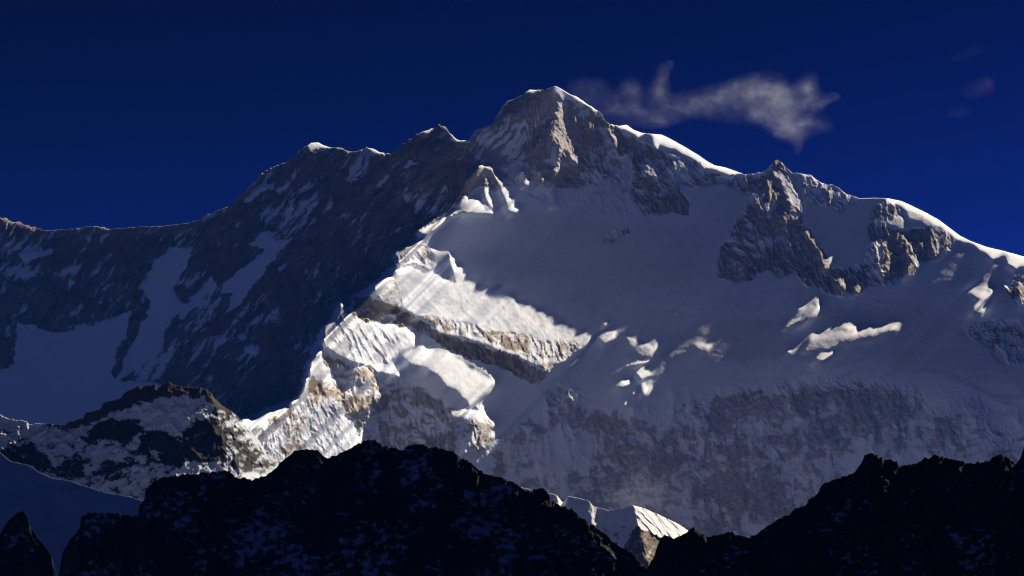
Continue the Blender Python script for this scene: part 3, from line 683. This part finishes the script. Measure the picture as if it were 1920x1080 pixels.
# left of the arete: dark topped hill with patchy snow
HILL = [(-220,748),(-120,760),(-60,768),(0,777),(15,785),(40,788),(55,795),(90,793),(120,798),(130,791),(155,784),(160,774),(185,768),(195,756),(225,747),(237,735),(255,726),(290,721),(300,726),(307,719),(316,715),(325,721),(345,724),(355,725),(375,727),(387,730),(395,737),(405,750),(420,763),(435,771),(447,784),(460,797),(475,813),(490,832),(500,850),(515,863),(530,875),(560,900),(620,940),(720,1000),(900,1120),(1000,1200)]
def hill_cover(U, V, t):
    wu = U + 9 * fbm(U / 22, V / 14, 301, 6, 0.72); wv = V + 9 * fbm(U / 22, V / 14, 311, 6, 0.72)
    p = 0.62 + 0 * U
    def put(poly, val):
        m = inpoly(wu, wv, poly); p[m] = val
    put([(0,840),(60,830),(110,880),(140,900),(60,880),(0,860)], 0.25)
    put([(195,785),(267,756),(320,747),(381,746),(370,765),(355,798),(337,821),(318,808),(285,804),(260,784),(230,787)], 1.0)
    put([(155,820),(181,797),(200,789),(255,788),(270,805),(237,834),(200,824),(165,832)], 0.12)
    put([(267,808),(310,805),(333,824),(355,800),(367,785),(405,785),(430,830),(420,865),(392,869),(365,868),(340,880),(289,869),(255,847)], 0.12)
    put([(340,868),(365,860),(385,872),(390,890),(330,890)], 0.9)
    put([(280,838),(300,850),(300,862),(285,855)], 0.9)
    put([(100,880),(140,850),(170,860),(150,900)], 0.35)
    put([(170,890),(200,860),(250,870),(240,900),(190,905)], 0.35)
    put([(400,745),(420,765),(440,790),(480,840),(515,880),(450,890),(420,860),(430,820),(400,780)], 0.42)
    crest = np.interp(U, [100,130,167,193,222,267,300,344,381,400,420,450], [803,806,796,783,768,756,747,744,746,752,768,790])
    band = (wv < crest) & (U > 100) & (U < 450)
    p[band] = 0.10
    n = 0.5 + 0.34 * fbm((U + 0.4 * V) / 20, V / 12, 321, 6, 0.7) + 0.12 * fbm(U / 60, V / 40, 327, 3)
    sn = smooth(-0.07, 0.07, p - n)
    sn = np.where(U < 75, np.maximum(sn, smooth(30, 5, t)), sn)
    wm = smooth(0, 1, band * 0.75 + 0.25 * (U > 400)) * 0.8
    ex = 40 * np.exp(-((U - 330) / 200) ** 2) * 0
    # right flank turned to the sun, the front turned away
    ridge_x = np.interp(V, [740, 800, 860, 900], [395, 425, 440, 450])
    ex = np.where(U > ridge_x, 0.45 * (U - ridge_x), 0.16 * (ridge_x - U))
    return sn, wm, ex
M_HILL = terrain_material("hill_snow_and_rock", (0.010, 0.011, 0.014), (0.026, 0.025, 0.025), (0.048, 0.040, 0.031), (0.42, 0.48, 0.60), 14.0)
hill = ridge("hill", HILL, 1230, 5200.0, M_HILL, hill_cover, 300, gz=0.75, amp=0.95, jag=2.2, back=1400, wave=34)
tag(hill, "patchy snow hill with a dark brown rocky crest left of the sunlit ridge", "hill", None, "structure")

# smooth shaded glacier slope low on the left
GLACIER = [(-220,800),(-80,825),(0,848),(20,865),(55,873),(75,886),(100,898),(130,901),(160,912),(200,924),(240,931),(265,938),(320,955),(420,990),(520,1030),(700,1110),(900,1230)]
def glacier_cover(U, V, t):
    n = fbm(U / 60, V / 22, 401, 5, 0.55)
    sn = 0.9 - 0.2 * smooth(0.0, 0.9, n)
    return sn, 0 * U, -0.95 * U + 1.0 * fbm(U / 50, V / 25, 421, 3)
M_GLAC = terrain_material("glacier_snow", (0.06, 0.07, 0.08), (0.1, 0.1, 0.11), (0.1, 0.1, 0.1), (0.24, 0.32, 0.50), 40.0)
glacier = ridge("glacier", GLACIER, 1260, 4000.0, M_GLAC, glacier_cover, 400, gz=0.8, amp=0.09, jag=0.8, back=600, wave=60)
tag(glacier, "smooth blue shaded snow slope below the patchy hill", "glacier", None, "structure")

# small snow peak in the notch between the two black ridges
PEAK = [(820,935),(880,905),(940,908),(978,914),(1000,919),(1031,925),(1045,929),(1052,939),(1057,942),(1065,930),(1084,934),(1104,939),(1113,950),(1125,952),(1141,957),(1155,954),(1169,952),(1187,947),(1208,953),(1223,960),(1243,968),(1267,980),(1287,992),(1310,1008),(1360,1040),(1420,1080),(1600,1210)]
def peak_cover(U, V, t):
    edge = np.interp(V, [947, 990, 1010, 1050, 1080], [1187, 1198, 1203, 1213, 1220])
    r = U - edge
    lowrock = inpoly(U + 3 * fbm(U / 9, V / 9, 501, 3), V + 3 * fbm(U / 9, V / 9, 511, 3), [(1192,985),(1237,1008),(1260,1015),(1260,1090),(1190,1090),(1165,1040)])
    sn = np.where(lowrock, smooth(0.2, 0.9, fbm(U / 12, V / 14, 539, 4, 0.65)) * 0.8, 1.0) * (0.95 + 0.05 * fbm(U / 8, V / 8, 521, 3))
    sn = np.where((V > 985) & (U < 1185) & (fbm(U / 10, V / 8, 525, 4) > 0.35), 0.4, sn)
    flute = 3.4 * (ridged((U + 3 * fbm(U / 20, V / 20, 533, 3) - 0.75 * V) / 13, V / 60, 531, 4, 0.6) - 0.5)
    ex = np.where(r > 0, 0.62 * r - flute * (1 - lowrock), -0.42 * r + 2.0 * ridged((U + 0.3 * V) / 17, V / 40, 535, 4, 0.55))
    ex = ex - lowrock * 5.0 * (ridged((U - 0.2 * V) / 16, V / 30, 537, 5, 0.6) - 0.4)
    ex = ex + 5 * np.exp(-((U - 1054) / 6.0) ** 2) - 5 * np.exp(-((U - 1108) / 10.0) ** 2) * (U > 1100)
    ex = ex + lowrock * (0.3 * np.abs(U - 1207))
    return sn, 0.6 * lowrock, ex
M_PEAK = terrain_material("peak_snow_and_rock", (0.05, 0.045, 0.04), (0.13, 0.115, 0.095), (0.14, 0.115, 0.085), (0.72, 0.76, 0.84), 20.0)
peak = ridge("peak", PEAK, 1240, 7900.0, M_PEAK, peak_cover, 500, gz=0.8, amp=0.22, jag=0.6, back=700, wave=30, step=1.2)
tag(peak, "small fluted snow peak in the notch between the two black ridges", "peak", None, "structure")

# black foreground ridges
def dark_cover(seed, share):
    def f(U, V, t):
        big = 0.26 * fbm((U + 0.5 * V) / 80, V / 70, seed + 40, 4, 0.6)
        sn = patches(U, V, seed, share + big - 0.12 * np.exp(-t / 18.0), 17, 10, 0.09)
        return sn * 0.9, 0.35 * smooth(0.1, 0.8, fbm(U / 30, V / 30, seed + 60, 3)), 0 * U
    return f
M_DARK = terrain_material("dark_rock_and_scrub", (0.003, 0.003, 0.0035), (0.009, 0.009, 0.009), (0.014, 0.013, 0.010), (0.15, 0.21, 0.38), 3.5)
LEFT = [(60,1250),(95,1150),(108,1090),(117,1038),(130,1013),(150,987),(153,969),(164,962),(200,961),(222,962),(258,968),(261,949),(270,938),(272,922),(283,905),(303,895),(342,890),(400,885),(430,883),(441,895),(470,898),(496,893),(513,880),(526,867),(537,858),(552,845),(574,840),(600,847),(613,860),(627,854),(648,845),(661,837),(677,830),(693,822),(705,826),(716,835),(733,838),(753,844),(765,837),(783,831),(804,838),(833,842),(850,847),(865,858),(882,868),(895,877),(911,890),(925,892),(946,897),(964,904),(980,916),(996,923),(1001,917),(1013,912),(1024,920),(1033,936),(1052,948),(1073,955),(1091,971),(1109,982),(1134,1000),(1151,1017),(1176,1031),(1197,1049),(1210,1065),(1230,1088),(1290,1150),(1380,1250)]
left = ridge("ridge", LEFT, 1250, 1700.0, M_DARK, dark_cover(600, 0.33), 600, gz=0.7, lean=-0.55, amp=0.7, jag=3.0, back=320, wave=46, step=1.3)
tag(left, "long black foreground ridge with blue snow patches across the lower left", "ridge", None, "structure")
RIGHT = [(1120,1250),(1165,1150),(1200,1090),(1213,1066),(1227,1041),(1235,1015),(1247,1004),(1267,1008),(1279,1004),(1295,992),(1302,988),(1312,1000),(1334,1006),(1346,1002),(1368,996),(1380,1002),(1405,1007),(1421,1000),(1441,984),(1457,973),(1477,966),(1493,953),(1508,951),(1516,938),(1534,925),(1542,907),(1560,899),(1588,893),(1603,885),(1615,867),(1621,853),(1635,848),(1647,853),(1659,863),(1669,859),(1681,865),(1687,875),(1714,869),(1728,863),(1734,855),(1744,859),(1750,851),(1766,855),(1782,861),(1801,865),(1817,869),(1853,865),(1863,856),(1873,852),(1888,857),(1898,863),(1906,869),(1914,855),(1920,837),(1960,812),(2080,780),(2200,770),(2400,800)]
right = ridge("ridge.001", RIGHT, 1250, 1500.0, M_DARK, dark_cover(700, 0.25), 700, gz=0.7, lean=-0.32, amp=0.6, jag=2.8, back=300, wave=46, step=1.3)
tag(right, "black jagged foreground ridge rising to the right edge", "ridge", None, "structure")
SPIRE = [(-360,1080),(-160,1040),(-60,1020),(0,1002),(10,983),(22,971),(32,962),(45,960),(52,972),(57,986),(70,1008),(85,1027),(95,1038),(105,1075),(112,1120),(118,1150),(140,1250)]
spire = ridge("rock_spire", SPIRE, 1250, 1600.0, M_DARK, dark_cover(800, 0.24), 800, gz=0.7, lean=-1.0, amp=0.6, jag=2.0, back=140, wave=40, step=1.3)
tag(spire, "small black pointed rock spire in the bottom left corner", "rock spire", None, "structure")

# ------------------------------------------------------------------ ground far below, reaching the horizon
M_VALLEY = terrain_material("dark_valley_forest", (0.008, 0.010, 0.010), (0.016, 0.019, 0.018), (0.02, 0.02, 0.02), (0.025, 0.03, 0.034), 300.0)
def ground():
    n = 60
    xs = np.concatenate([-np.geomspace(90000, 200, n), np.geomspace(200, 90000, n)])
    X, Y = np.meshgrid(xs, xs)
    Z = GROUND_Z + 40 * fbm(X / 9000, Y / 9000, 901, 4)
    Z = np.where(np.hypot(X, Y) > 30000, GROUND_Z, Z)
    P = np.stack([X, Y, Z], -1)[:, ::-1]
    o = grid_mesh("ground", P, {"snow": smooth(-0.2, 0.3, fbm(X / 3000, Y / 3000, 911, 4)), "warm": 0 * X}, M_VALLEY)
    tag(o, "dark valley floor with thin snow far below the ridges", "ground", None, "structure")
ground()

# ------------------------------------------------------------------ air: one closed box of thin blue haze round camera and mountains
def haze():
    x0, x1, y0, y1, z0, z1 = -9000.0, 9000.0, -400.0, 15500.0, -2200.0, 3050.0
    z0 = GROUND_Z - 60
    v = [(x, y, z) for x in (x0, x1) for y in (y0, y1) for z in (z0, z1)]
    f = [(0, 1, 3, 2), (4, 6, 7, 5), (0, 4, 5, 1), (2, 3, 7, 6), (0, 2, 6, 4), (1, 5, 7, 3)]
    me = bpy.data.meshes.new("haze"); me.from_pydata(v, [], f); me.update()
    m = bpy.data.materials.new("thin_haze"); m.use_nodes = True
    t = m.node_tree
    t.nodes.remove(t.nodes["Principled BSDF"])
    pv = t.nodes.new("ShaderNodeVolumePrincipled")
    pv.inputs["Color"].default_value = (0.02, 0.15, 0.80, 1)
    pv.inputs["Density"].default_value = 0.0000055
    pv.inputs["Anisotropy"].default_value = 0.0
    link(t, pv.outputs[0], t.nodes["Material Output"].inputs["Volume"])
    m.cycles.homogeneous_volume = True
    me.materials.append(m)
    o = bpy.data.objects.new("haze", me); COL.objects.link(o)
    tag(o, "thin blue haze filling the air in front of the mountain", "haze", None, "stuff")
haze()

# ------------------------------------------------------------------ clouds: torn plume behind the summit, small wisps
def cloud(name, dist, blobs, thick, dens, col, noise_px, label, cut=0.455, hull=0.06, seed=0.0, group=None):
    """blobs: (px, py, rx, ry, weight). The hull follows the cloud's outline; inside, the density is torn by noise."""
    mpp = HALF * dist / 960.0
    B = np.array(blobs, float)
    step = 5.0
    x0, x1 = (B[:, 0] - 2.6 * B[:, 2]).min(), (B[:, 0] + 2.6 * B[:, 2]).max()
    y0, y1 = (B[:, 1] - 2.6 * B[:, 3]).min(), (B[:, 1] + 2.6 * B[:, 3]).max()
    xs = np.arange(x0, x1 + step, step); ys = np.arange(y0, y1 + step, step)
    X, Y = np.meshgrid(xs, ys)
    f = sum(w * np.exp(-((X - a) / rx) ** 2 - ((Y - b) / ry) ** 2) for a, b, rx, ry, w in B)
    f = f * (1 + 0.25 * fbm(X / 30, Y / 22, 950 + int(seed), 3))
    inside = f > hull
    T = thick * np.sqrt(np.clip((f - hull) / (f.max() - hull), 0, 1)) + 0.12 * thick
    cx, cy = B[:, 0].mean(), B[:, 1].mean()
    c0 = unproject(np.array([cx]), np.array([cy]), np.array([dist]))[0]
    Pf = unproject(X, Y, dist - T) - c0; Pb = unproject(X, Y, dist + T) - c0
    R, C = X.shape
    q = inside[:-1, :-1] & inside[1:, :-1] & inside[1:, 1:] & inside[:-1, 1:]
    vid = {}; verts = []; faces = []
    def v(j, i, b):
        k = (j, i, b)
        if k not in vid:
            vid[k] = len(verts); verts.append(tuple((Pb if b else Pf)[j, i]))
        return vid[k]
    for j in range(R - 1):
        for i in range(C - 1):
            if not q[j, i]: continue
            faces.append((v(j, i, 0), v(j + 1, i, 0), v(j + 1, i + 1, 0), v(j, i + 1, 0)))
            faces.append((v(j, i, 1), v(j, i + 1, 1), v(j + 1, i + 1, 1), v(j + 1, i, 1)))
            for dj, di, a, b in ((0, -1, (j, i), (j + 1, i)), (0, 1, (j + 1, i + 1), (j, i + 1)), (-1, 0, (j, i + 1), (j, i)), (1, 0, (j + 1, i), (j + 1, i + 1))):
                jj, ii = j + dj, i + di
                if not (0 <= jj < R - 1 and 0 <= ii < C - 1 and q[jj, ii]):
                    faces.append((v(*a, 0), v(*a, 1), v(*b, 1), v(*b, 0)))
    me = bpy.data.meshes.new(name); me.from_pydata(verts, [], faces); me.update()
    m = bpy.data.materials.new(name + "_vapour"); m.use_nodes = True
    t = m.node_tree; t.nodes.remove(t.nodes["Principled BSDF"])
    N = t.nodes.new
    tc = N("ShaderNodeTexCoord"); sep = N("ShaderNodeSeparateXYZ"); link(t, tc.outputs["Object"], sep.inputs[0])
    def math_(op, a, b=None, clamp=False):
        n = N("ShaderNodeMath"); n.operation = op; n.use_clamp = clamp
        for k, w in enumerate((a, b)):
            if w is None: continue
            if isinstance(w, (int, float)): n.inputs[k].default_value = w
            else: link(t, w, n.inputs[k])
        return n.outputs[0]
    # swirl the space a little so the strands curl
    sw = N("ShaderNodeTexNoise"); sw.inputs["Scale"].default_value = 1 / (70 * mpp); sw.inputs["Detail"].default_value = 3
    link(t, tc.outputs["Object"], sw.inputs["Vector"])
    off = N("ShaderNodeVectorMath"); off.operation = 'SUBTRACT'; link(t, sw.outputs["Color"], off.inputs[0]); off.inputs[1].default_value = (.5, .5, .5)
    sc_ = N("ShaderNodeVectorMath"); sc_.operation = 'SCALE'; link(t, off.outputs[0], sc_.inputs[0]); sc_.inputs["Scale"].default_value = 34 * mpp
    ad = N("ShaderNodeVectorMath"); ad.operation = 'ADD'; link(t, tc.outputs["Object"], ad.inputs[0]); link(t, sc_.outputs[0], ad.inputs[1])
    sp2 = N("ShaderNodeSeparateXYZ"); link(t, ad.outputs[0], sp2.inputs[0])
    tot = None
    for a, b, rx, ry, w in B:
        p = unproject(np.array([a]), np.array([b]), np.array([dist]))[0] - c0
        ex = math_('POWER', math_('DIVIDE', math_('SUBTRACT', sp2.outputs[0], float(p[0])), float(rx * mpp)), 2.0)
        ez = math_('POWER', math_('DIVIDE', math_('SUBTRACT', sp2.outputs[2], float(p[2])), float(ry * mpp)), 2.0)
        g = math_('MULTIPLY', math_('EXPONENT', math_('MULTIPLY', math_('ADD', ex, ez), -1.0)), float(w))
        tot = g if tot is None else math_('ADD', tot, g)
    ey = math_('POWER', math_('DIVIDE', sep.outputs[1], thick * 0.8), 2.0)
    tot = math_('MULTIPLY', tot, math_('EXPONENT', math_('MULTIPLY', ey, -1.0)))
    nz_ = N("ShaderNodeTexNoise"); nz_.inputs["Scale"].default_value = 1 / (noise_px * mpp)
    nz_.inputs["Detail"].default_value = 7; nz_.inputs["Roughness"].default_value = 0.68
    mp = N("ShaderNodeMapping"); mp.inputs["Location"].default_value = (seed * 3.1, seed, 0); mp.inputs["Scale"].default_value = (0.75, 0.55, 1.0)
    link(t, ad.outputs[0], mp.inputs[0]); link(t, mp.outputs[0], nz_.inputs["Vector"])
    r = N("ShaderNodeMapRange"); r.inputs["From Min"].default_value = cut; r.inputs["From Max"].default_value = cut + 0.30
    link(t, nz_.outputs["Fac"], r.inputs["Value"])
    tot = math_('MAXIMUM', math_('SUBTRACT', tot, 0.13), 0.0)
    n2 = N("ShaderNodeTexNoise"); n2.inputs["Scale"].default_value = 1 / (2.6 * noise_px * mpp); n2.inputs["Detail"].default_value = 4
    n2.noise_type = 'RIDGED_MULTIFRACTAL'; n2.normalize = True; n2.inputs["Roughness"].default_value = 0.55
    link(t, mp.outputs[0], n2.inputs["Vector"])
    r2_ = N("ShaderNodeMapRange"); r2_.inputs["From Min"].default_value = 0.30; r2_.inputs["From Max"].default_value = 0.85
    link(t, n2.outputs["Fac"], r2_.inputs["Value"])
    tot = math_('MULTIPLY', tot, math_('ADD', r2_.outputs[0], 0.15))
    d = math_('MULTIPLY', math_('MULTIPLY', tot, math_('ADD', math_('POWER', r.outputs[0], 1.5), 0.07)), dens)
    pv = N("ShaderNodeVolumePrincipled")
    pv.inputs["Color"].default_value = (*col, 1); pv.inputs["Anisotropy"].default_value = 0.25
    link(t, d, pv.inputs["Density"])
    link(t, pv.outputs[0], t.nodes["Material Output"].inputs["Volume"])
    me.materials.append(m)
    m.cycles.volume_sampling = 'MULTIPLE_IMPORTANCE'
    m.cycles.volume_step_rate = 0.6 if hasattr(m.cycles, "volume_step_rate") else 1
    o = bpy.data.objects.new(name, me); o.location = c0; COL.objects.link(o)
    tag(o, label, "cloud", group)
    return o

PLUME = [(1085,165,30,22,.25),(1120,185,45,32,.38),(1165,210,40,28,.36),(1188,170,20,26,.55),(1257,122,11,9,.36),(1243,134,12,14,.5),(1236,156,15,16,.55),(1232,180,16,16,.5),(1220,222,42,16,.62),
 (1270,200,45,22,.5),(1320,190,45,20,.6),(1368,178,32,22,.7),(1400,158,28,18,.6),(1440,170,34,28,1.0),(1468,205,36,30,1.25),(1490,240,34,22,1.1),(1515,165,18,24,.85),(1530,190,20,16,.7),(1562,183,16,8,.6),(1420,205,30,20,.6),(1496,275,7,20,.35),(1370,215,50,26,.22),(1545,235,24,20,.25)]
cloud("cloud", 16600.0, PLUME, 420.0, 0.0120, (0.70, 0.82, 1.0), 30.0, "torn white cloud plume drifting right behind the pointed summit", seed=1.0)
WISP = [(1160,935,40,16,.7),(1195,905,24,24,.8),(1225,925,26,18,.9),(1205,945,36,12,.8),(1255,955,18,12,.5),(1215,890,14,14,.4)]
cloud("cloud.001", 8600.0, WISP, 130.0, 0.020, (0.66, 0.78, 1.0), 26.0, "small pale wisp of mist over the small fluted snow peak", seed=5.0)
FAINT = [(1798,110,26,8,.6),(1828,94,22,7,.6),(1833,168,26,16,.8),(1850,158,16,12,.6),(1812,206,26,9,.6),(1792,215,18,7,.5)]
cloud("cloud.002", 16900.0, FAINT, 160.0, 0.0012, (0.84, 0.85, 1.0), 22.0, "faintest thin cloud shreds high in the right of the sky", cut=0.38, hull=0.08, seed=9.0)
